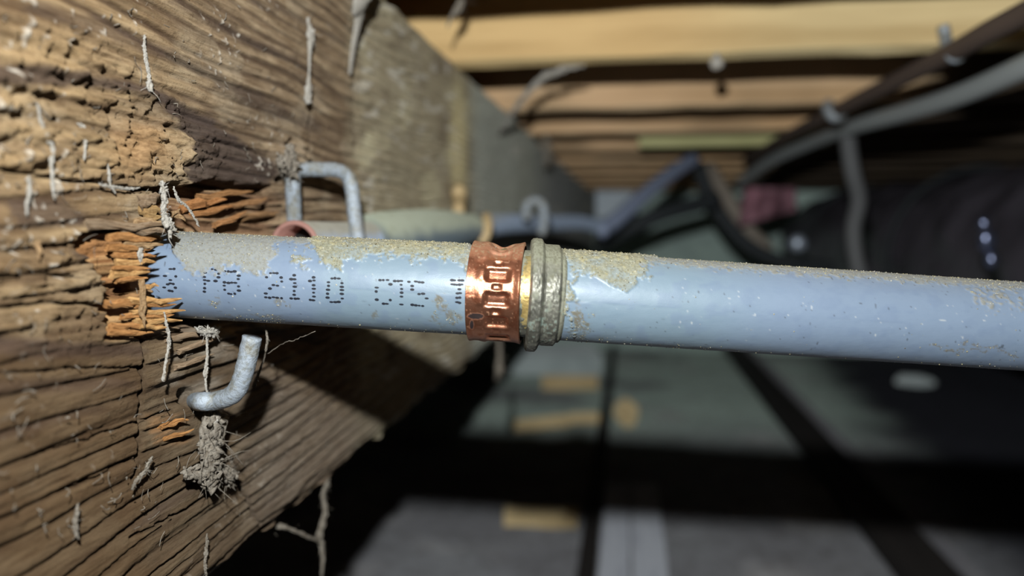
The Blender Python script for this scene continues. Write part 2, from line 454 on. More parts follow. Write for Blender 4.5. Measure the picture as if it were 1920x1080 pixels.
# close the timber (back, top, bottom, ends) with a coarse shell
nY, nZ = len(ys), len(zs)
bot = np.arange(nY); top = (nZ - 1) * nY + np.arange(nY)
back_b = BV[bot].copy(); back_b[:, 0] = XB - .089; back_t = BV[top].copy(); back_t[:, 0] = XB - .089
nb = len(BV)
BV = np.concatenate([BV, back_b, back_t]); c = np.concatenate([c, c[bot], c[top]])
ib = nb + np.arange(nY); it = nb + nY + np.arange(nY)
q = lambda a, b: np.stack([a[:-1], a[1:], b[1:], b[:-1]], 1)
F = np.concatenate([F, q(bot, ib)[:, ::-1], q(top, it), q(it, ib)])
lum = c @ np.array([.3, .59, .11])
uu = np.concatenate([U, U[bot], U[top]]); vv = np.concatenate([V_, V_[bot], V_[top]])
ds = (.04 + .20 * ss(150, 500, uu))[:, None]
c = c * (1 - ds) + ds * lum[:, None] * np.array([1.06, 1.0, .90])
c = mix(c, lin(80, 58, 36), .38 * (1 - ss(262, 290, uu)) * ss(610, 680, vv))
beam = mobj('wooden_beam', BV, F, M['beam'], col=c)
tag(beam, 'weathered brown timber beam with a rotted splintered hole around the blue-grey pipe', 'beam')

# splinters along the broken edge
def splinter(px0, py0, px1, py1, thk, hgt, lift0, lift1, colr, seed, tip=.25, nl=5):
    """a torn sliver from one photo position on the beam face to another; lift = height off the face"""
    a = PX(px0, py0, XB + lift0); b = PX(px1, py1, XB + lift1)
    rs = np.random.RandomState(seed)
    t = b - a; L = np.linalg.norm(t); t /= L
    u = np.cross([1, 0, 0], t); u /= np.linalg.norm(u); nrm = np.cross(t, u)
    if nrm[0] < 0: nrm = -nrm
    V = []; C = []
    n = 10
    for i in range(nl + 1):
        f = i / nl
        k = 1.0 if f < .55 else 1 - (1 - tip) * (f - .55) / .45
        off = u * (rs.rand() - .5) * hgt * .35 + nrm * (rs.rand() - .5) * thk * .4
        for j in range(n):
            an = 2 * math.pi * j / n
            rad = .62 + .38 * rs.rand()
            V.append(a + t * (L * f + (rs.rand() - .5) * L * .10) + off + u * math.cos(an) * hgt * .5 * k * rad + nrm * math.sin(an) * thk * .5 * k * rad)
            C.append(np.asarray(colr) * (.75 + .5 * rs.rand()))
    F = [tuple(f) for f in grid_faces(nl + 1, n, True)] + [tuple(range(n - 1, -1, -1)), tuple(range(nl * n, nl * n + n))]
    return mobj('splinter', V, F, M['splinter'], beam, smooth=False, col=np.array(C))
cO, cL, cG, cT = lin(164, 118, 72), lin(182, 142, 92), lin(132, 112, 90), lin(156, 128, 94)
sp_list = [
    (205, 446, 291, 447, 2.5, 2.2, .001, .004, cO), (230, 456, 303, 460, 2.0, 2.0, .001, .0045, cT), (200, 466, 281, 468, 2.6, 2.4, 0, .003, cO),
    (210, 478, 290, 479, 2.2, 2.0, .000, .004, cO), (216, 492, 290, 491, 2.4, 2.2, .000, .0045, cL), (212, 502, 284, 502, 1.6, 1.4, .001, .004, cO),
    (205, 514, 278, 511, 2.4, 2.4, 0, .003, cL), (215, 526, 277, 522, 2.0, 1.8, 0, .003, cO), (262, 534, 296, 538, 2.2, 1.8, .001, .0045, cL),
    (196, 572, 275, 566, 2.4, 2.2, 0, .002, cO), (240, 566, 336, 562, 2.4, 2.0, .001, .005, cL), (255, 574, 330, 571, 1.8, 1.5, .001, .0045, cO),
    (245, 586, 343, 583, 2.0, 1.6, .001, .005, cL), (225, 594, 322, 592, 2.0, 1.6, .000, .004, cO), (250, 602, 339, 599, 2.0, 1.7, .001, .0045, cL),
    (210, 612, 300, 610, 2.4, 2.0, .000, .003, cO), (200, 624, 290, 622, 2.2, 1.8, .000, .002, cO), (262, 612, 312, 615, 1.5, 1.3, .002, .004, cL),
    (266, 526, 270, 606, 1.6, 1.8, .003, .0035, cT), (262, 575, 274, 612, 1.2, 1.2, .0035, .004, cT),
    (165, 424, 300, 424, 2.4, 2.6, .0005, .003, cG), (230, 431, 329, 434, 2.2, 2.0, .001, .004, cG), (255, 415, 318, 421, 2.0, 2.2, .001, .004, cT),
    (262, 398, 302, 392, 2.6, 3.2, .0005, .0035, lin(158, 128, 86)), (270, 407, 302, 404, 2.0, 2.2, .001, .0035, lin(158, 128, 86)),
    (258, 380, 300, 366, 2.6, 3.2, .0005, .003, cG), (262, 386, 284, 378, 2.2, 2.4, .001, .003, cG),
    (318, 400, 348, 412, 1.6, 1.6, -.001, .0025, cT), (314, 410, 336, 392, 1.4, 1.6, -.001, .002, cT),
    (340, 392, 420, 372, 3.6, 3.2, -.006, -.002, lin(158, 110, 68)), (356, 404, 432, 384, 3.2, 2.6, -.006, -.003, lin(150, 106, 66)),
    (372, 372, 470, 356, 3.2, 2.4, -.005, -.002, lin(138, 100, 64)), (400, 424, 462, 396, 2.8, 2.0, -.004, -.0015, lin(150, 108, 70)),
    (430, 388, 500, 372, 3.0, 2.2, -.005, -.002, lin(140, 104, 70)), (450, 412, 522, 398, 3.0, 2.6, -.005, -.003, lin(128, 98, 68)),
    (310, 640, 400, 622, 2.4, 2.0, -.0005, .001, cG), (330, 660, 410, 632, 2.2, 1.8, 0, .0015, cG), (330, 690, 400, 664, 2.0, 1.8, 0, .001, cG),
    (300, 800, 352, 786, 2.0, 1.6, -.001, .0012, cO), (306, 824, 360, 806, 1.8, 1.4, -.001, .001, cO), (70, 455, 74, 485, 1.2, 1.2, .001, .003, cT),
]
for i, (a, b, c1, d, th, hg, l0, l1, cc) in enumerate(sp_list):
    splinter(a, b, c1, d, th / 1000, hg / 1000, l0, l1, cc, 300 + i)

# ================================================================== JOISTS
jdep = [0.32, .524, .742, .935, 1.145, 1.355, 1.56, 1.77, 1.98, 2.2, 2.42]
jlab = ['floor joist just overhead in front of the pale joist', 'nearest and brightest pale yellow floor joist crossing above the beam', 'second floor joist behind the bright pale one',
        'third floor joist behind the bright pale one', 'fourth joist back with a short pale green board under it', 'fifth floor joist behind the bright pale one',
        'sixth floor joist behind the bright pale one', 'seventh floor joist behind the bright pale one', 'eighth floor joist behind the bright pale one',
        'ninth dim floor joist near the foundation wall', 'last dim floor joist beside the foundation wall']
for i, y in enumerate(jdep):
    y = y * K
    V, F = box_mesh((0.9, y + .013, ZJ + .0705), (1.12, .013, .0695), ((1, 0, 0), (0, 1, 0), (0, 0, 1)), .12, .0015, i, 90)
    n_ = fbm(V[:, 0] * 9 + i * 3, V[:, 1] * 9 + V[:, 2] * 20, 190)
    jc = np.tile(lin(236, 206, 150) if i < 2 else lin(240, 208, 166), (len(V), 1))
    jc = mix(jc, lin(236, 222, 178), .6 * ss(.0, .12, V[:, 0]) if i < 2 else .4 * ss(.5, .7, n_))
    jc = mix(jc, lin(176, 138, 110), .5 * ss(.5, .7, n_) if i > 1 else .25 * ss(.5, .7, n_))
    # near-black tone on the stretch beyond the brown cable
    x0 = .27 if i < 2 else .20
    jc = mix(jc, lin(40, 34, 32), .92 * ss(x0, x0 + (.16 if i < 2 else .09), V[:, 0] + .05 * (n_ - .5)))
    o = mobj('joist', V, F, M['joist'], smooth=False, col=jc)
    tag(o, jlab[i], 'joist', 'floor joists overhead')

# ================================================================== MAIN WATER PIPE
R = .0111
wp = root('water_pipe', C_ + np.array([0, 0, -.013]), 'dusty blue-grey plastic water pipe joined by a copper crimp ring and brass coupling', 'pipe')
def frame(a, b):
    t = (b - a) / np.linalg.norm(b - a)
    u = np.array([0, 0, 1.0]); u -= t * (u @ t); u /= np.linalg.norm(u)
    f = np.cross(u, t)           # sideways
    if f @ FW > 0: f = -f        # towards the camera
    return t, u, f
def lathe(a, b, svals, nth, rfun):
    """surface of revolution from a to b; angle 0 = towards the camera, +90 deg = up"""
    t, u, f = frame(a, b)
    th = np.linspace(0, 2 * math.pi, nth, endpoint=False)
    S, T = np.meshgrid(svals, th, indexing='ij'); S = S.ravel(); T = T.ravel()
    base = a + S[:, None] * t; dirn = np.cos(T)[:, None] * f + np.sin(T)[:, None] * u
    u0, v0 = proj(base + dirn * R)
    r = rfun(S, T, u0, v0)
    V = base + dirn * r[:, None]
    Fc = grid_faces(len(svals), nth, True)
    # orient outwards
    p0, p1, p3 = V[Fc[0, 0]], V[Fc[0, 1]], V[Fc[0, 3]]
    if np.cross(p1 - p0, p3 - p0) @ (p0 - base[0]) < 0: Fc = Fc[:, ::-1]
    return V, Fc, S, T, u0, v0, (t, u, f)
blue = lin(128, 144, 164)
def dust_masks(S, T, u0, v0, side):
    n1 = fbm(S * 900, T * 11, 100, 4); n2 = fbm(S * 260, T * 4, 104, 3); n3 = vn(S * 2600, T * 32, 108)
    JU = u0 + 50 * (n2 - .5) + 30 * (n1 - .5); JV = v0 + 26 * (n2 - .5) + 34 * (n1 - .5)
    up = np.sin(T)
    topband = ss(.80, .95, up + .25 * (n1 - .5) + .15 * (n2 - .5)) * (np.cos(T) > -.9)
    if side == 'L':
        grey = poly(JU, JV, [(305, 400), (505, 400), (512, 462), (500, 500), (478, 515), (440, 495), (410, 515), (350, 512), (335, 480)], 10)
        saw = poly(JU, JV, [(583, 400), (880, 400), (880, 487), (800, 482), (715, 480), (650, 482), (640, 508), (615, 500), (598, 478)], 9)
        saw = np.maximum(saw, .8 * poly(JU, JV, [(540, 478), (575, 475), (585, 492), (552, 496)], 6))
        saw = np.maximum(saw, .7 * blob(JU, JV, 865, 480, 12, 30))
        stain = np.maximum.reduce([blob(JU, JV, 832, 572, 13, 14), .8 * blob(JU, JV, 850, 598, 7, 12), .7 * blob(JU, JV, 697, 590, 8, 7), .8 * blob(JU, JV, 398, 563, 14, 7), .7 * blob(JU, JV, 525, 568, 8, 7), .6 * blob(JU, JV, 480, 597, 60, 6), .7 * blob(JU, JV, 815, 598, 7, 10)])
        tint = ss(560, 640, u0)
    else:
        grey = .75 * poly(JU, JV, [(1220, 420), (1930, 420), (1930, 540), (1860, 540), (1790, 530), (1700, 524), (1600, 517), (1480, 508), (1380, 500), (1260, 494)], 7)
        grey = np.maximum(grey, .7 * poly(JU, JV, [(1780, 520), (1930, 520), (1930, 580), (1850, 585)], 12) * ss(.4, .6, n1))
        saw = poly(JU, JV, [(1040, 420), (1230, 420), (1215, 505), (1192, 528), (1170, 545), (1140, 530), (1100, 512), (1058, 505)], 9)
        saw = np.maximum(saw, .7 * blob(JU, JV, 1066, 540, 8, 80))
        stain = np.maximum.reduce([blob(JU, JV, 1092, 600, 10, 26), .7 * blob(JU, JV, 1090, 625, 26, 9), .8 * pd_line(JU, JV, [(1752, 652), (1830, 654), (1900, 663)], 3)])
        tint = 1 - ss(1250, 1500, u0)
    gran = lambda m: ss(.30, .75, m + .75 * (n3 - .5) + .3 * (n1 - .5)) * ss(.02, .2, m)
    return gran(np.maximum(grey, topband * .85)), gran(saw), stain, tint, n1, n2, n3
def pd_line(U, V, pts, wd):
    return 1 - ss(wd * .5, wd * 1.5, pdist(U, V, pts))
def build_pipe(a, b, side, s0, s1, ds):
    n = int((s1 - s0) / ds)
    store = {}
    def rf(S, T, u0, v0):
        g, s, st, ti, n1, n2, n3 = dust_masks(S, T, u0, v0, side)
        store['m'] = (g, s, st, ti, n1, n2, n3)
        fr = np.full(S.shape, R)
        fr += g * .00013 * (.3 + n3 + .6 * n1) + s * .00042 * (.2 + n3 + .5 * n1)
        fr += .00010 * (n2 - .5)
        return fr
    V, Fc, S, T, u0, v0, fr = lathe(a, b, np.linspace(s0, s1, n), 230, rf)
    g, s, st, ti, n1, n2, n3 = store['m']
    col = np.tile(blue, (len(V), 1))
    col = mix(col, lin(128, 148, 158), .7 * ti)
    col = mix(col, lin(116, 132, 156), .35 * ss(.5, .7, n2))
    col = mix(col, lin(146, 144, 132), g * .8 * ss(.2, .5, n1 + .3))
    col = mix(col, lin(118, 114, 102), g * .5 * ss(.55, .7, n3))
    col = mix(col, lin(150, 147, 122), s * (.5 + .45 * ss(.35, .6, n2)))
    col = mix(col, lin(118, 114, 90), s * .6 * ss(.5, .7, n3))
    col = mix(col, lin(180, 168, 122), s * .55 * ss(.6, .75, n1))
    col = mix(col, lin(104, 90, 52), .8 * st * ss(.35, .6, n3 * .6 + n1 * .5))
    wht = ss(.93, .96, vn(S * 1500 * (1 if side == 'R' else 1.2), T * 18, 112)) * ss(.45, .65, vn(S * 90, T * 3, 113))
    col = mix(col, lin(186, 188, 184), .7 * wht)
    blk = ss(.94, .97, vn(S * 1300, T * 14, 115))
    col = mix(col, lin(70, 72, 74), .7 * blk)
    dusty = np.clip(g + s + .7 * st + wht, 0, 1)
    o = mobj('pipe_section', V, Fc, M['pipe'], wp, col=col, extra=dusty)
    return o, (V, S, T, g, s, st, u0, v0, fr)
sL = np.linalg.norm(A_ - C_)
pL, infoL = build_pipe(C_, A_, 'L', .0050, s_hit + .010, .00032)
E2 = C_ + (E_ - C_) * 1.9
pR, infoR = build_pipe(C_, E2, 'R', .011, np.linalg.norm(E2 - C_), .00034)
tag(pL, 'left length of blue-grey pipe with dot-matrix printing, entering the beam')
tag(pR, 'right length of blue-grey pipe running past the coupling')

# loose grains on the pipe (too many to count)
def grains(parent, info, n, seed, a):
    V, S, T, g, s, st, u0, v0, fr = info
    rs = np.random.RandomState(seed)
    up = np.sin(T)
    w_ = (s * 1.2 + g * .5 + .5 * st + .0035 + .05 * ss(-.75, -.97, up)) * (np.cos(T) > -.35)
    w_ = w_ / w_.sum()
    idx = rs.choice(len(V), n, p=w_)
    oct_ = np.array([[1, 0, 0], [-1, 0, 0], [0, 1, 0], [0, -1, 0], [0, 0, 1], [0, 0, -1]], float)
    of = np.array([[0, 2, 4], [2, 1, 4], [1, 3, 4], [3, 0, 4], [2, 0, 5], [1, 2, 5], [3, 1, 5], [0, 3, 5]])
    sz = .00006 + .00016 * rs.rand(n) ** 3
    sh = 0.6 + .8 * rs.rand(n, 6, 3)
    VV = V[idx][:, None, :] + oct_[None] * sh * sz[:, None, None]
    FF = of[None] + (np.arange(n) * 6)[:, None, None]
    pal = np.array([lin(172, 162, 124), lin(150, 144, 120), lin(196, 190, 170), lin(100, 90, 66)])
    cc = pal[rs.choice(4, n, p=[.4, .35, .17, .08])]
    o = mobj('dust_grains', VV.reshape(-1, 3), FF.reshape(-1, 3), M['grain'], parent, smooth=False, col=np.repeat(cc, 6, 0))
    tag(o, 'loose yellowish dust grains', kind='stuff')
grains(pL, infoL, 6500, 1, C_)
grains(pR, infoR, 6500, 2, C_)

# printed dot-matrix text
FONT = {'P': ["11110", "10001", "10001", "11110", "10000", "10000", "10000"], 'B': ["11110", "10001", "10001", "11110", "10001", "10001", "11110"],
        '2': ["01110", "10001", "00001", "00110", "01000", "10000", "11111"], '1': ["00100", "01100", "00100", "00100", "00100", "00100", "01110"],
        '0': ["01110", "10001", "10001", "10001", "10001", "10001", "01110"], 'C': ["01110", "10001", "10000", "10000", "10000", "10001", "01110"],
        'T': ["11111", "00100", "00100", "00100", "00100", "00100", "00100"], 'S': ["01111", "10000", "10000", "01110", "00001", "00001", "11110"],
        '7': ["11111", "11111", "00010", "00110", "00110", "00110", "00100"], 'Z': ["01110", "00100", "11111", "00100", "01110", "10001", "00110"]}
def on_pipe(px, py, a, b, rad):
    t, u, f = frame(a, b)
    d = ray(px, py); d = d / np.linalg.norm(d)
    dp = d - t * (d @ t); ap = -a + t * (a @ t)
    A = dp @ dp; B = 2 * dp @ ap; Cq = ap @ ap - rad * rad
    disc = B * B - 4 * A * Cq
    if disc < 0: return None
    p = d * ((-B - math.sqrt(disc)) / (2 * A))
    nrm = (p - a) - t * ((p - a) @ t)
    return p, nrm / np.linalg.norm(nrm), t
def print_text(items):
    V = []; F = []; rs = np.random.RandomState(4)
    for ch, cx, cyy, wd, ht, ink, slant in items:
        for r_, row in enumerate(FONT[ch]):
            for k, bit in enumerate(row):
                if bit == '0' or rs.rand() > ink: continue
                x = cx + (k - 2) / 4 * wd + slant * (3 - r_) / 6; y = cyy + (r_ - 3) / 6 * ht + (k - 2) / 4 * wd * .055
                q_ = on_pipe(x + rs.randn() * .6, y + rs.randn() * .5, A_, C_, R + .00010)
                if q_ is None: continue
                p, nrm, t = q_; e = np.cross(nrm, t)
                i0 = len(V); ra, rb = .00050 * (.75 + .5 * rs.rand()), .00030 * (.75 + .4 * rs.rand())
                for j in range(8):
                    an = 2 * math.pi * j / 8
                    V.append(p + t * math.cos(an) * ra + e * math.sin(an) * rb)
                F.append(tuple(range(i0, i0 + 8)))
    V = np.array(V)
    o = mobj('printed_text', V, F, M['print'], pL, smooth=False)
    tag(o, 'black dot-matrix printing reading PB 2110 CTS')
print_text([('Z', 319, 525, 20, 42, .7, 3), ('P', 397, 526, 26, 42, .85, 0), ('B', 434, 530, 26, 42, .95, 0), ('2', 513, 535, 28, 46, 1, 0),
            ('1', 552, 538, 24, 44, 1, 0), ('1', 588, 541, 24, 44, .9, 0), ('0', 628, 544, 26, 44, .95, 0),
            ('C', 719, 547, 26, 44, .8, 0), ('T', 753, 549, 26, 44, .95, 0), ('S', 786, 551, 26, 44, .85, 0), ('7', 857, 550, 20, 50, .8, 0)])

# copper crimp ring with its castellated crimp marks
tA, uA, fA = frame(A_, C_)
def s_of(px, py=545):      # distance along the left axis (from A_ to C_) for a column of the photo
    p, n_, t = on_pipe(px, py, A_, C_, R)
    return (p - A_) @ tA
s0, s1 = s_of(873), s_of(975)
def cu(S, T, u0, v0):
    k = (S - s0) / (s1 - s0)
    r = np.full(S.shape, R + .00125)
    r += .00035 * ss(.86, 1.0, k) + .00022 * ss(.12, 0, k)
    band = ss(.30, .44, k) * (1 - ss(.72, .86, k))
    ph = (T / math.radians(27.7) + .06) % 1.0
    tooth = ss(.10, .28, ph) * (1 - ss(.60, .78, ph))
    r -= band * .00080 * (1 - tooth)
    t2 = ss(.46, .54, k) * (1 - ss(.60, .70, k))
    r -= .00045 * t2 * tooth * ss(.28, .38, ph) * (1 - ss(.5, .60, ph))
    r += .00022 * (ss(.16, .28, k) * (1 - ss(.32, .44, k))) * (1 - tooth)
    r -= .0011 * np.exp(-((k - .58) / .16) ** 2) * ss(.72, .96, np.sin(T))
    r += .00015 * (fbm(S * 250, T * 3, 130) - .5)
    r = np.where(k > 0.999, r - .0009, r); r = np.where(k < .001, r - .0010, r)
    return r
sv = np.concatenate([[s0], np.linspace(s0 + 1e-5, s1 - 1e-5, 90), [s1]])
V, Fc, S, T, u0, v0, _ = lathe(A_, C_, sv, 260, cu)
n1 = fbm(S * 900, T * 11, 131); n3 = vn(S * 2500, T * 30, 132); up = np.sin(T)
col = np.tile(lin(196, 134, 104), (len(V), 1))
col = mix(col, lin(176, 104, 74), .6 * ss(.45, .7, n1))
dst = np.clip(.75 * ss(.62, .9, up + .3 * (n1 - .5)) + .5 * ss(.82, .95, n3) + .4 * ss(-.86, -.98, up), 0, 1)
col = mix(col, lin(120, 92, 66), dst * .75); col = mix(col, lin(170, 156, 122), .45 * dst * ss(.55, .7, n3))
mk = blob(u0, v0, 893, 588, 15, 5, .15, .5 * (n1 - .5)); mk = np.maximum(mk, blob(u0, v0, 886, 602, 4, 8, .15))
col = mix(col, lin(8, 8, 14), mk * .97); dst = np.clip(dst + mk, 0, 1)
tag(mobj('crimp_ring', V, Fc, M['copper'], wp, col=col, extra=dst), 'dented copper crimp ring')

# brass coupling body and the tarnished stepped collar
tR, uR, fR = frame(C_, E_)
a0 = C_ - tA * .006
def br(S, T, u0, v0):
    return R - .0005 + .00012 * (vn(S * 2000, T * 24, 140) - .5) + .0004 * ss(.002, .0032, S) * (1 - ss(.0036, .0040, S))
V, Fc, S, T, u0, v0, _ = lathe(a0, C_ + tA * .001 + (C_ + tA * .002 - a0), np.linspace(0, .0135, 60), 200, br)
n3 = vn(S * 2300, T * 27, 141); n1 = fbm(S * 700, T * 8, 142); up = np.sin(T)
dst = np.clip(ss(.35, .8, up + .5 * (n1 - .5)) + .8 * ss(-.3, -.7, up + .5 * (n1 - .5)) + .4 * ss(.8, .95, n3), 0, 1)
col = np.tile(lin(200, 172, 108), (len(V), 1)); col = mix(col, lin(120, 110, 74), dst * .9); col = mix(col, lin(92, 82, 54), .5 * dst * ss(.5, .75, n3))
tag(mobj('coupling_body', V, Fc, M['brass'], wp, col=col, extra=dst), 'yellow brass coupling barrel')
c0 = C_ - tR * .0002 + np.array([0, 0, 0])
prof = [(.0, .0108), (.0042, .0108), (.00425, .0132), (.0047, .01385), (.0056, .0140), (.0068, .0139), (.0072, .01345), (.0076, .01275), (.0080, .0126),
        (.0102, .0126), (.0112, .01255), (.0116, .0121), (.0118, .0117), (.0124, .01165), (.0128, .0113), (.0130, .0110)]
ps = np.array([p[0] for p in prof]); pr = np.array([p[1] for p in prof])
def cl(S, T, u0, v0):
    r = np.interp(S, ps, pr)
    r += .00022 * (fbm(S * 500, T * 6, 150) - .5) + ss(.012, .0128, r) * .00022 * (vn(S * 2300, T * 28, 151) - .5)
    r += .0003 * ss(.5, .9, -np.sin(T)) * (S > .0042) * (S < .0074)
    return r
sv = np.unique(np.concatenate([np.linspace(0, .0130, 110), ps]))
V, Fc, S, T, u0, v0, _ = lathe(c0 - tR * .0008, c0 + tR, sv, 230, cl)
n3 = vn(S * 2600, T * 32, 152); n1 = fbm(S * 500, T * 6, 153); n2 = fbm(S * 1200, T * 14, 154); up = np.sin(T)
dst = np.clip(ss(.35, .8, up + .4 * (n1 - .5)) + .55 * ss(.55, .7, n2) + .5 * ss(.8, .92, n3) + .6 * (S > .0118), 0, 1)
col = np.tile(lin(136, 134, 122), (len(V), 1)); col = mix(col, lin(80, 80, 72), .6 * ss(.45, .65, n1))
col = mix(col, lin(140, 140, 118), dst * .75); col = mix(col, lin(96, 92, 72), .5 * dst * ss(.5, .7, n3))
col = mix(col, lin(136, 156, 148), .6 * ss(.62, .75, n2) * ss(.2, -.5, up))
tag(mobj('stepped_collar', V, Fc, M['clamp'], wp, col=col, extra=dst), 'tarnished grey stepped collar')

# ================================================================== REAR PIPE ALONG THE BEAM
rp_pts = [PX(552, 462, K * -.1105), PX(640, 458, K * -.1095), PX(700, 452, K * -.107), PX(790, 441, K * -.105), PX(860, 433, K * -.104), PX(950, 421, K * -.100)]
rp_pts += [P(1030, 419, .82), P(1090, 418, .95), P(1135, 428, 1.02)]
rp = root('water_pipe', rp_pts[0], 'grey pipe with an open pinkish end running along the beam behind the coupling', 'pipe')
pth = smooth_path(rp_pts, 14)
V, F = tube_mesh(pth, .0080, 32, cap=False)
up_ = (V - np.repeat(np.array(pth), 32, 0))[:, 2] / .008
n_ = fbm(V[:, 0] * 400 + V[:, 2] * 500, V[:, 1] * 200, 160)
col = np.tile(lin(140, 152, 170), (len(V), 1)); col = mix(col, lin(140, 136, 124), ss(.1, .6, up_ + .5 * (n_ - .5)) * (1 - ss(.4, .6, V[:, 1])))
mobj('pipe_tube', V, F, M['rpipe'], rp, col=col)
# wall of the open end
t = pth[1] - pth[0]; t /= np.linalg.norm(t); e1 = np.cross(t, [0, 0, 1]); e1 /= np.linalg.norm(e1); e2 = np.cross(e1, t)
V = []; prof2 = [(.0003, .0082), (-.0004, .0080), (-.0006, .0072), (-.0003, .0066), (.012, .0064)]
for (ds_, r_) in prof2:
    for k in range(40):
        an = 2 * math.pi * k / 40; V.append(pth[0] + t * ds_ + (e1 * math.cos(an) + e2 * math.sin(an)) * r_)
M['pink'] = mat('pink_plastic_edge', base=tuple(lin(160, 116, 104)), rough=0.7, noise=[(400, I3, .5, .7, (.85, .8, .78))])
o = mobj('open_end_rim', V, [tuple(f) for f in grid_faces(5, 40, True)], M['pink'], rp); tag(o, 'pinkish cut rim of the open pipe end')
V, F = tube_mesh([pth[0] + t * .0115, pth[0] + t * .0125], .0066, 32)
mobj('bore_shade', V, F, mat('dark_inside', base=(.012, .011, .010), rough=0.9), rp)  # near-black disc paints the shade inside the open pipe
# thicker sleeve
i0 = min(range(len(pth)), key=lambda i: abs(proj(pth[i])[0] - 683)); i1 = min(range(len(pth)), key=lambda i: abs(proj(pth[i])[0] - 885))
sl = pth[i0:i1 + 1]
V, F = tube_mesh(sl, [.0104, .0116, .0122, .0126, .0124, .0114, .0092], 36)
up_ = (V - np.repeat(np.array(sl), 36, 0))[:, 2] / .012
n_ = fbm(V[:, 0] * 300 + V[:, 2] * 300, V[:, 1] * 100, 162)
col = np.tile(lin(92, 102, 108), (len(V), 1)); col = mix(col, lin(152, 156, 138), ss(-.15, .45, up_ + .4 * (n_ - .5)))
tag(mobj('sleeve', V, F, M['rpipe'], rp, col=col), 'thicker dusty dark sleeve')

# ================================================================== WIRE HOOKS
def hook(name, pts, rad, label, n=10):
    r = tube(name, pts, rad, M['galv'], n=n, seg=18, jit=.04, seed=7)
    return tag(r, label, 'hook', 'galvanized wire pipe hooks')
hook('wire_hook', [P(553, 426, .270), P(551, 395, .267), P(549, 345, .262), P(551, 325, .263), P(568, 318, .266), P(605, 318, .272), P(630, 319, .276), P(650, 328, .279), P(659, 350, .280), P(664, 395, .279), P(670, 440, .277), P(675, 480, .275)], .0025,
     'galvanized wire hook bent over the open-ended pipe beside the beam')
hook('wire_hook', [PX(362, 752, XB - .006), PX(378, 753, XB + .0045), P(400, 752, .2065), P(425, 746, .204), P(442, 734, .2025), P(453, 712, .2015), P(462, 680, .2005), P(473, 632, .1995)], .0024,
     'galvanized wire hook with a cut end sticking up below the printed pipe')
hook('wire_hook', [P(988, 412, .62), P(986, 392, .62), P(990, 380, .62), P(1004, 376, .62), P(1016, 382, .62), P(1020, 398, .62), P(1019, 425, .62), P(1014, 440, .62)], .0034,
     'small blurred wire hook over the pipe farther along the beam')

# hardened glue lumps by the far hook
def lump(name, c_, r, mat_, label, cat, seed=0, group=None, parent=None):
    rs = np.random.RandomState(seed); V = []; nu, nv = 14, 18
    for i in range(nu + 1):
        ph = math.pi * i / nu
        for j in range(nv):
            th = 2 * math.pi * j / nv
            d = np.array([math.sin(ph) * math.cos(th), math.sin(ph) * math.sin(th), math.cos(ph)])
            k = 1 + .35 * (vn(np.array([d[0] * 2 + d[2] * 1.3 + 9]), np.array([d[1] * 2 + seed + d[2] + 9]), 170)[0] - .5)
            V.append(np.asarray(c_) + d * np.asarray(r) * k)
    o = mobj(name, V, grid_faces(nu + 1, nv, True)[:, ::-1], mat_, parent)
    return tag(o, label, cat, group) if parent is None else o
dr = root('glue_drip', PX(861, 395, XB + .010), 'tan drip of dried glue hanging on the beam above the rear pipe', 'glue')
mobj('drip_tail', *tube_mesh(smooth_path([PX(861, 352, XB + .004), PX(861, 372, XB + .006), PX(860, 396, XB + .010)], 6), [.0042, .0052, .0046, .0036], 12), M['glue'], dr)
lump('drip_head', PX(861, 362, XB + .006), (.0045, .006, .0055), M['glue'], None, None, 3, parent=dr)
tag(tube('tie_strap', [P(912, 402, .50), P(914, 420, .492), P(909, 440, .488), P(900, 456, .488)], [.0028, .0034, .0036, .0030], M['glue'], flat=.5), 'tan strap tied around the rear pipe', 'strap')

# ================================================================== COBWEBS AND DUST STRANDS ON THE BEAM
def bundle(P3, rad, m_, seed, n, fil=9):
    """a cobweb strand: many fine matted filaments wandering inside an envelope, with stray hairs"""
    rs = np.random.RandomState(seed + 900)
    pth = np.array(smooth_path(P3, n)); N = len(pth)
    env = np.interp(np.linspace(0, 1, N), np.linspace(0, 1, len(rad)), rad)
    VV = []; FF = []
    def add(path, r):
        V, F = tube_mesh(list(path), list(r), 5, True, .3, rs.randint(9999))
        o_ = len(VV); VV.extend(V.tolist()); FF.extend([tuple(x + o_ for x in f) for f in F])
    k = int(fil + 9000 * max(rad))
    for f in range(k):
        i0 = 0 if f < 3 else rs.randint(0, max(1, N // 2)); i1 = N if f < 3 else rs.randint(i0 + max(3, N // 3), N + 1) if i0 + max(3, N // 3) < N else N
        off = np.stack([np.interp(np.arange(N), np.arange(0, N + 2, 3), rs.randn(len(np.arange(0, N + 2, 3)))) for _ in range(3)], 1)
        off[:, 0] = np.abs(off[:, 0]) * .6
        pa = pth + off * env[:, None] * .55 + rs.randn(N, 3) * .00008
        add(pa[i0:i1], (.00006 + env[i0:i1] * (.10 + .22 * rs.rand())))
    for f in range(k):
        i = rs.randint(0, N); dv = rs.randn(3); dv[0] = abs(dv[0]) * .5; dv[2] -= .8; dv /= np.linalg.norm(dv)
        L = env[i] * (1 + 2.5 * rs.rand())
        add(smooth_path([pth[i], pth[i] + dv * L * .5 + rs.randn(3) * env[i] * .3, pth[i] + dv * L + rs.randn(3) * env[i] * .4], 3), [.00005 + .03 * env[i], .00004])
    return mobj('cobweb_strand', VV, FF, m_)
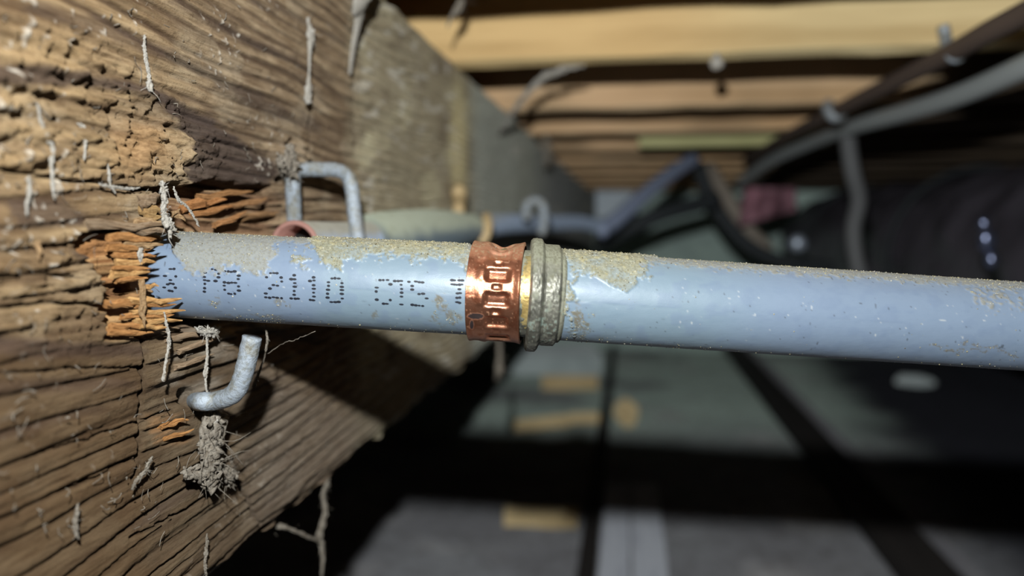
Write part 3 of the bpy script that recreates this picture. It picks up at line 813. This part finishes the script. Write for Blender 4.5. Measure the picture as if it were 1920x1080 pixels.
def strand(pts, rad, label, m='web', seed=0, lift=.0015, n=12, jit=.6, flat=.55, wob=.00035, solid=False):
    rad = [r * (.95 if max(rad) > .0012 else .62) for r in rad]
    P3 = [PX(p[0], p[1], XB + (p[2] if len(p) > 2 else lift)) for p in pts]
    if solid:
        return tag(tube('cobweb_strand', P3, rad, M[m], n=n, seg=20, jit=jit, seed=seed, flat=flat), label, 'cobweb', 'dusty cobweb strands')
    return tag(bundle(P3, rad, M[m], seed, n), label, 'cobweb', 'dusty cobweb strands')
mm = .001
strand([(270, 66), (270, 90), (274, 118), (279, 145), (281, 168)], [.3 * mm, .5 * mm, .4 * mm, .5 * mm, 1.5 * mm], 'white cobweb strand with a fluffy tip near the upper left of the beam', seed=1)
strand([(578, 38), (581, 70), (580, 100), (579, 140), (577, 170), (573, 192)], [1.4 * mm, 2.0 * mm, .7 * mm, .4 * mm, 1.8 * mm, 2.2 * mm], 'lumpy grey cobweb strand in two tufts on the upper beam', seed=2, lift=.003)
strand([(688, -50, .012), (679, 0, .010), (674, 26, .007), (668, 60, .005), (662, 90, .004), (656, 140, .003)], [9 * mm, 7 * mm, 3.6 * mm, 2.2 * mm, 2.0 * mm, 1.0 * mm], 'wide funnel of pale cobweb hanging from the top of the beam', m='web', seed=3, jit=.12, flat=.3, solid=True)
strand([(70, 196), (74, 220), (84, 255), (98, 275), (96, 310), (98, 350), (102, 374)], [.3 * mm, .5 * mm, .5 * mm, .7 * mm, .5 * mm, .6 * mm, .2 * mm], 'long crooked white thread at the far left of the beam', seed=4)
strand([(146, 233), (158, 242), (160, 265), (158, 300)], [.4 * mm, .7 * mm, .5 * mm, .2 * mm], 'short white thread beside the long crooked one', seed=5)
strand([(52, 330), (54, 355), (50, 385), (50, 404)], [.6 * mm, .7 * mm, .5 * mm, .2 * mm], 'pale fuzzy tuft below the long crack at far left', seed=6)
strand([(200, 300), (204, 325), (206, 345), (216, 362)], [.3 * mm, .6 * mm, .5 * mm, .3 * mm], 'thin thread crossing the long crack in the beam', seed=7)
strand([(185, 345), (210, 350), (235, 354), (262, 352)], [.3 * mm, .6 * mm, .5 * mm, .3 * mm], 'white thread lying along the long crack', seed=17)
strand([(302, 345), (307, 370), (306, 400), (312, 420), (318, 432)], [1.0 * mm, 1.1 * mm, .7 * mm, 1.4 * mm, 1.8 * mm], 'grey cobweb clump hanging over the splintered hole', seed=8, lift=.005)
strand([(326, 352), (334, 375), (348, 385), (362, 405), (372, 425)], [.7 * mm, .6 * mm, .4 * mm, .6 * mm, .8 * mm], 'thin root-like strand curling into the torn hollow above the pipe', seed=9, lift=.003)
strand([(308, 586), (312, 612), (317, 640), (310, 680), (304, 716)], [.5 * mm, .6 * mm, .7 * mm, .4 * mm, .8 * mm], 'white strand dangling below the lower splinters', seed=10, lift=.004)
strand([(262, 468), (261, 478), (263, 490)], [.8 * mm, 1.0 * mm, .5 * mm], 'small white tuft on the torn orange wood', seed=11, lift=.003)
strand([(365, 615), (388, 624), (410, 618)], [.5 * mm, 1.3 * mm, .8 * mm], 'white fluff under the left end of the pipe', seed=12, lift=.003)
strand([(386, 630), (388, 665), (384, 700), (388, 738)], [.8 * mm, .6 * mm, .9 * mm, .5 * mm], 'grey strand running down to the cut wire hook', seed=13, lift=.003)
strand([(392, 765), (394, 800), (388, 840), (392, 875), (398, 895)], [3.2 * mm, 4.6 * mm, 3.2 * mm, 4.2 * mm, 3.0 * mm], 'thick dusty web hanging down from the cut wire hook', m='webdark', seed=14, lift=.003, jit=.4, flat=.5)
strand([(345, 882), (375, 888), (405, 892), (432, 890), (428, 905)], [1.6 * mm, 2.4 * mm, 2.0 * mm, 2.2 * mm, 1.0 * mm], 'ragged grey fringe at the foot of the dusty web', m='webdark', seed=15, lift=.003)
strand([(420, 757), (404, 790), (402, 820)], [.8 * mm, 1.0 * mm, .6 * mm], 'pale fibre beside the thick dusty web', seed=16, lift=.005)
strand([(282, 862), (270, 885), (252, 905), (248, 918)], [1.2 * mm, .9 * mm, .7 * mm, .3 * mm], 'small grey web on the lower left of the beam', m='webdark', seed=18)
strand([(388, 1000), (386, 1030), (384, 1060), (388, 1090)], [.5 * mm, 1.0 * mm, .8 * mm, .5 * mm], 'faint strand near the bottom corner of the beam', m='webdark', seed=19)
strand([(145, 945), (140, 975), (146, 1010)], [.8 * mm, .9 * mm, .4 * mm], 'faint strand low on the left side of the beam', m='webdark', seed=20)
strand([(545, 272), (540, 290), (545, 312), (552, 332)], [1.4 * mm, 2.2 * mm, 2.4 * mm, 1.2 * mm], 'crusty debris clump where the bent wire hook leaves the beam', m='webdark', seed=21, lift=.006)
strand([(520, 300), (535, 312), (548, 318)], [1.8 * mm, 2.4 * mm, 2.0 * mm], 'grey dust clot left of the bent wire hook', m='webdark', seed=22, lift=.004)
# pale lint caught in the grain
rs = np.random.RandomState(77); LV = []; LF = []
for i in range(260):
    px, py = rs.rand() * 640, rs.rand() * 1000
    if px > 300 and 340 < py < 620: continue
    a = PX(px, py, XB + .0012); dv = np.array([.0, rs.randn() * .5, -1 + rs.rand() * 1.3]); dv /= np.linalg.norm(dv)
    L = .0008 + .0035 * rs.rand() ** 2; r_ = .00004 + .00007 * rs.rand()
    pts_ = [a, a + dv * L * .5 + rs.randn(3) * .0003, a + dv * L + rs.randn(3) * .0005]
    V, F = tube_mesh(smooth_path(pts_, 3), r_, 5)
    o_ = len(LV); LV += V.tolist(); LF += [tuple(x + o_ for x in f) for f in F]
tag(mobj('lint', LV, LF, M['webdark']), 'fine pale lint fibres clinging to the near beam face', 'lint', kind='stuff')
# threads near the lower arris and in the gap
def free_strand(pts, rad, label, m='webdark', seed=0, n=7):
    if max(rad) > .0003:
        return tag(bundle([P(*p) for p in pts], rad, M[m], seed, n), label, 'cobweb', 'dusty cobweb strands')
    return tag(tube('cobweb_strand', [P(*p) for p in pts], rad, M[m], n=n, seg=7, jit=.45, seed=seed, flat=.7, wob=.0002), label, 'cobweb', 'dusty cobweb strands')
free_strand([(612, 905, .31), (604, 930, .31), (608, 960, .31), (598, 1000, .31), (604, 1040, .31), (602, 1085, .31)], [2.2 * mm, 1.3 * mm, 1.0 * mm, 1.6 * mm, .8 * mm, .8 * mm], 'dusty strand hanging in the dark below the lower edge of the beam', seed=31)
free_strand([(510, 985, .275), (540, 990, .28), (575, 1005, .29), (598, 1012, .30)], [1.2 * mm, .6 * mm, .6 * mm, .4 * mm], 'sideways thread joining the dangling strand to the beam', seed=32)
free_strand([(500, 665, .215), (530, 645, .212), (560, 635, .208), (590, 622, .204)], [.14 * mm, .12 * mm, .12 * mm, .14 * mm], 'fine thread from the cut wire hook to the pipe underside', seed=33)
free_strand([(497, 610, .21), (500, 640, .212), (492, 680, .214), (474, 725, .214)], [.2 * mm, .4 * mm, .25 * mm, .6 * mm], 'dusty thread down the shaded side of the cut wire hook', seed=34)
free_strand([(932, 628, .55), (935, 660, .55), (933, 690, .55), (930, 712, .55)], [3 * mm, 2 * mm, 4 * mm, 2.5 * mm], 'blurred grey web dangling just below the copper ring', seed=35)
free_strand([(868, -8, .42), (858, 12, .42), (846, 30, .42), (838, 48, .42)], [2.4 * mm, 2.2 * mm, 1.0 * mm, 1.0 * mm], 'little web hanging at the top beside the beam corner', seed=36)
free_strand([(1095, 122, .53), (1050, 132, .54), (1010, 152, .56), (975, 190, .60), (945, 235, .66), (925, 262, .70)], [1 * mm, 2 * mm, 2.2 * mm, 2.2 * mm, 2 * mm, 1 * mm], 'broad grey web slung from the bright joist to the beam', m='web', seed=37)
free_strand([(1020, 262, .95), (1024, 285, .95), (1020, 305, .95)], [5 * mm, 9 * mm, 4 * mm], 'pale smudge of web far along the beam', m='webdark', seed=38)
free_strand([(1560, 655, .19), (1575, 655, .19)], [.1 * mm, .1 * mm], 'tiny fibre under the pipe', seed=39) if False else None
free_strand([(1632, 511, .2), (1640, 509, .2), (1650, 511, .2), (1658, 515, .2)], [.08 * mm, .1 * mm, .1 * mm, .08 * mm], 'fine curled hair on top of the right pipe', m='web', seed=40)

# ================================================================== OVERHEAD CABLES (right)
M['cgrey'] = mat('grey_cable_jacket', base=tuple(lin(164, 168, 166)), rough=0.7)
M['cbrown'] = mat('brown_cable_jacket', base=tuple(lin(96, 80, 70)), rough=0.75)
M['cdark'] = mat('dark_cable_jacket', base=tuple(lin(44, 48, 50)), rough=0.7)
M['ctan'] = mat('tan_cable_jacket', base=tuple(lin(150, 138, 124)), rough=0.7)
M['cmid'] = mat('mid_grey_cable_jacket', base=tuple(lin(92, 92, 92)), rough=0.7)
M['pblue'] = mat('blue_grey_pipe_plastic', base=tuple(lin(150, 160, 184)), rough=0.5)
def cable(name, pts, r, m, label, cat='cable', ext=0):
    W = [P(*p) for p in pts]
    if ext:                                  # carries on behind the photographer at the same height
        d = W[-1] - W[-2]; d[2] = 0; d /= np.linalg.norm(d)
        W += [W[-1] + d * ext * .4, W[-1] + d * ext]
    return tag(tube(name, W, r, M[m], n=10, seg=16), label, cat)
cable('hose', [(1385, 345, 1.25), (1440, 305, 1.08), (1520, 268, .90), (1600, 238, .75), (1700, 210, .63), (1800, 178, .54), (1930, 122, .455), (2060, 60, .40)], .0072, 'cgrey', 'thick light grey hose sloping up to the right edge below the joists', 'hose', .5)
kz = lambda y: .106 * FPX / (425 - y)
cable('cable', [(x, y, kz(y)) for x, y in ((1400, 300), (1470, 258), (1570, 207), (1680, 152), (1785, 98), (1850, 62), (1935, 18), (2040, -45))], .0058, 'cbrown', 'brown cable stapled along the undersides of the joists', ext=.5)
cable('cable', [(1592, 232, .78), (1590, 262, .78), (1598, 320, .78), (1610, 375, .79), (1600, 430, .80), (1606, 490, .80), (1620, 540, .80)], .0078, 'cmid', 'grey cable hanging straight down behind the right pipe')
cable('cable', [(1318, 298, 1.45), (1340, 335, 1.42), (1368, 380, 1.40), (1400, 430, 1.40), (1440, 470, 1.40)], .014, 'ctan', 'tan cable drooping beside the black one')
cable('cable', [(1306, 300, 1.35), (1325, 355, 1.34), (1352, 405, 1.34), (1400, 458, 1.34), (1470, 492, 1.34), (1560, 505, 1.34)], .0125, 'cdark', 'black cable sagging in a curve in front of the green-grey wall')
cable('cable', [(1120, 460, 1.22), (1160, 438, 1.22), (1240, 402, 1.22), (1345, 374, 1.25)], .0125, 'cdark', 'dark cable running left from the black curve to the pipe joint')
cable('plastic_pipe', [(1300, 298, 1.20), (1255, 328, 1.14), (1205, 368, 1.08), (1160, 408, 1.04), (1128, 432, 1.02)], .0105, 'pblue', 'blue-grey plastic pipe rising to the joists past the beam end', 'pipe')
M['pale'] = mat('pale_plastic', base=tuple(lin(158, 166, 172)), rough=0.6, noise=[(25, I3, .5, .7, (.75, .78, .8))])
jb = root('junction_box', P(1152, 405, 1.16), 'pale plastic junction box where the rear pipe meets the rising pipe', 'box')
mobj('box_body', *box_mesh(P(1150, 386, 1.14), (.027, .015, .021), (RT, FW, UP), .3), M['pale'], jb, smooth=False)
mobj('lid', *box_mesh(P(1150, 384, 1.122), (.024, .002, .018), (RT, FW, UP), .5), M['pale'], jb, smooth=False)
lump('pipe_nut', P(1131, 430, 1.0), (.010, .010, .011), M['pblue'], 'pale rounded nut on the end of the rear pipe', 'nut', 5)
# cable staples
def clip(name, pts, r, label):
    return tag(tube(name, [P(*p) for p in pts], r, M['galv'], n=6, seg=10), label, 'staple', 'cable staples')
clip('cable_staple', [(1768, 48, .466), (1772, 68, .466), (1776, 88, .460), (1784, 104, .450), (1796, 108, .452), (1804, 96, .462)], .0034, 'staple holding the brown cable to the nearest bright joist')
clip('cable_staple', [(1552, 192, .70), (1554, 206, .685), (1564, 218, .68), (1576, 216, .685), (1580, 200, .70)], .0052, 'staple holding the brown cable to the second joist')
# pale nail head under the bright joist
nk = root('nail', P(1344, 122, .485), 'pale nail head poking down from the bright joist', 'nail')
lump('head', P(1344, 119, .497), (.0044, .0044, .0038), M['web'], None, None, 8, parent=nk)
mobj('shank', *tube_mesh([P(1344, 117, .497), P(1344, 96, .502)], .0016, 8), M['galv'], nk)
# short greenish board under the fourth joist
M['green'] = mat('greenish_board', base=tuple(lin(206, 200, 142)), rough=0.8, noise=[(30, (.2, 1, 1), .45, .7, (.75, .76, .7))])
o = box('short_board', (PY(1370, 262, 1.06 * K) + np.array([0, 0, 0])), (.115, .012, .0085), M['green'], jit=.001, seed=3, nl=6)
tag(o, 'short pale greenish board nailed under the joists in the middle distance', 'board')

# ================================================================== DUCT ON THE RIGHT
M['duct'] = mat('black_plastic_wrap', base=tuple(lin(104, 98, 106)), rough=0.42, spec=0.5, noise=[(8, I3, .4, .7, (.6, .6, .6))], bump=[(25, I3, .006)])
dct = root('wrapped_duct', (.612, .78, HF), 'big dark duct wrapped in crinkled black plastic along the right side', 'duct')
yy = np.linspace(.80, 2.6, 90) * K; n_t = 64
V = []
for y in yy:
    for k in range(n_t):
        th = 2 * math.pi * k / n_t
        rr_ = .145 + .016 * (vn(np.array([y * 14.]), np.array([th * 3.2]), 180)[0] - .5) + .007 * (vn(np.array([y * 45.]), np.array([th * 9.]), 181)[0] - .5)
        V.append((.612 + rr_ * math.cos(th), y, -.052 + rr_ * math.sin(th)))
F = [tuple(f)[::-1] for f in grid_faces(len(yy), n_t, True)] + [tuple(range(n_t))]
mobj('duct_body', V, F, M['duct'], dct)
for k, y in enumerate((.76, 1.4, 2.05)):
    ring_ = []
    for j in range(49):
        th = 2 * math.pi * j / 48; ring_.append(np.array([.612 + .155 * math.cos(th), y + .02, -.052 + .155 * math.sin(th)]))
    mobj('duct_band', *tube_mesh(ring_, .006, 8, cap=False), M['cdark'], dct)
for k, (px, py, d, r) in enumerate(((1850, 452, .70, .010), (1858, 486, .70, .008), (1845, 420, .71, .007))):
    lump('glint_lump', P(px, py, d), (r * .7, r * .6, r), mat('glint' + str(k), base=tuple(lin(150, 158, 190)), rough=.25, metal=.9), None, None, 10 + k, parent=dct)  # bright metal lumps standing in for highlights on the black wrap
# hanging brace under the duct
M['pinktag'] = mat('pink_tag', base=tuple(lin(160, 116, 126)), rough=0.7, noise=[(20, (1, 1, .3), .45, .65, (.7, .6, .62))])
tg = root('pink_tag', P(1440, 420, 1.3), 'faded pink tag hanging in front of the duct', 'tag')
V = []
for i in range(9):
    for j in range(13):
        a, b = j / 12, i / 8
        V.append(P(1396 + 96 * a - 10 * b * (1 - a), 352 + 72 * b - 30 * a * b, 1.28 + .02 * math.sin(a * 9) + .012 * math.sin(b * 5 + a * 3)))
F = [tuple(f) for f in grid_faces(9, 13)]
V = np.array(V); V2 = V + FW * .003; nn = len(V)
mobj('tag_sheet', np.concatenate([V, V2]), F + [tuple(x + nn for x in f)[::-1] for f in F], M['pinktag'], tg)
mobj('tag_string', *tube_mesh([P(1425, 352, 1.28), P(1422, 310, 1.29)], .002, 8), M['cdark'], tg)
lump('highlight_lump', P(1495, 457, 1.05), (.011, .008, .011), mat('highlight_metal', base=tuple(lin(170, 178, 190)), rough=.4, metal=.5), 'round pale lump standing in for a blurred highlight beside the duct', 'highlight', 21)  # lump added in place of an out-of-focus highlight

# ================================================================== DEBRIS ON THE GROUND
M['tanwood'] = mat('offcut_wood', dr=1.0, base=tuple(lin(244, 222, 174)), rough=0.85, noise=[(60, (.2, 1, 1), .45, .7, (.75, .7, .62))])
M['greywood'] = mat('grey_board_wood', dr=1.0, base=tuple(lin(184, 186, 192)), rough=0.85, noise=[(60, (1, .15, 1), .45, .7, (.75, .75, .78))])
M['dullwood'] = mat('dull_batten_wood', dr=1.0, base=tuple(lin(122, 120, 122)), rough=0.9, noise=[(60, (1, .15, 1), .45, .7, (.75, .75, .78))])
M['darkwood'] = mat('dark_board_wood', base=tuple(lin(50, 44, 40)), rough=0.9, noise=[(60, (1, .15, 1), .45, .7, (.75, .7, .7))])
M['block'] = mat('pale_block', dr=1.0, base=tuple(lin(226, 234, 232)), rough=0.9, noise=[(12, I3, .45, .7, (.8, .82, .82))], bump=[(60, I3, .003)])
def ground_box(name, px0, px1, py, thick, depth, m, label, cat, tilt=0):
    a = PZ(px0, py, HF + .006 + thick); b = PZ(px1, py - tilt, HF + .006 + thick)
    c_ = (a + b) / 2; ax = b - a; ax[2] = 0; L = np.linalg.norm(ax); ax /= L
    return tag(box(name, c_ + np.array([0, 0, -thick / 2]), (L / 2, depth / 2, thick / 2), M[m], axes=(ax, np.cross([0, 0, 1], ax), (0, 0, 1)), jit=.002, seed=int(px0), nl=5), label, cat)
ground_box('wood_offcut', 1016, 1120, 705, .034, .022, 'tanwood', 'short tan wood offcut on the ground just below the pale block', 'offcut')
ground_box('wood_offcut', 966, 1064, 788, .022, .022, 'tanwood', 'tan wood offcut, left of the two lying end to end', 'offcut', 10)
ground_box('wood_offcut', 1066, 1122, 776, .020, .022, 'tanwood', 'dull wood offcut, right of the two lying end to end', 'offcut', 2)
ground_box('wood_offcut', 946, 1082, 953, .022, .024, 'tanwood', 'tan wood offcut nearest the camera below the pipe shadow', 'offcut', -4)
ground_box('concrete_block', 958, 1120, 655, .054, .25, 'block', 'pale concrete block on the ground beneath the coupling', 'block')
def long_board(name, pxn, pyn, pyf, width, thick, m, label, cat='board', raise_=0.0):
    a = PZ(pxn, pyn, HF + .004 + thick + raise_); yfar = PZ(pxn, pyf, HF + .004 + thick)[1]
    return tag(box(name, (a[0], (a[1] + yfar) / 2, a[2] - thick / 2), ((yfar - a[1]) / 2, width / 2, thick / 2), M[m], axes=((0, 1, 0), (1, 0, 0), (0, 0, 1)), jit=.002, seed=int(pxn), nl=8), label, cat)
long_board('loose_plank', 1150, 1120, 905, .036, .018, 'greywood', 'narrow grey board lying lengthwise on the ground, left of a pair')
long_board('loose_plank', 1222, 1120, 905, .040, .022, 'greywood', 'pale grey board lying lengthwise on the ground, right of a pair')
long_board('loose_plank', 1092, 1120, 640, .022, .012, 'darkwood', 'thin dark strip on the ground left of the grey boards')
long_board('ground_timber', 1800, 1120, 660, .050, .030, 'darkwood', 'dark timber running away along the ground at lower right', raise_=.02)
long_board('ground_batten', 1862, 1120, 660, .030, .022, 'dullwood', 'thin grey batten beside the dark timber on the ground')
lump('wooden_ball', PZ(1174, 796, HF) + np.array([0, 0, .026]), (.026, .026, .030), M['tanwood'], 'round tan wooden ball sitting on the ground', 'ball', 30)
lump('pebble', PZ(1716, 720, HF) + np.array([0, 0, .006]), (.05, .04, .018), M['block'], 'pale flat stone on the dark ground under the right pipe', 'stone', 31)
print('hit', hit, 'verts', sum(len(o.data.vertices) for o in bpy.data.objects if o.type == 'MESH'))
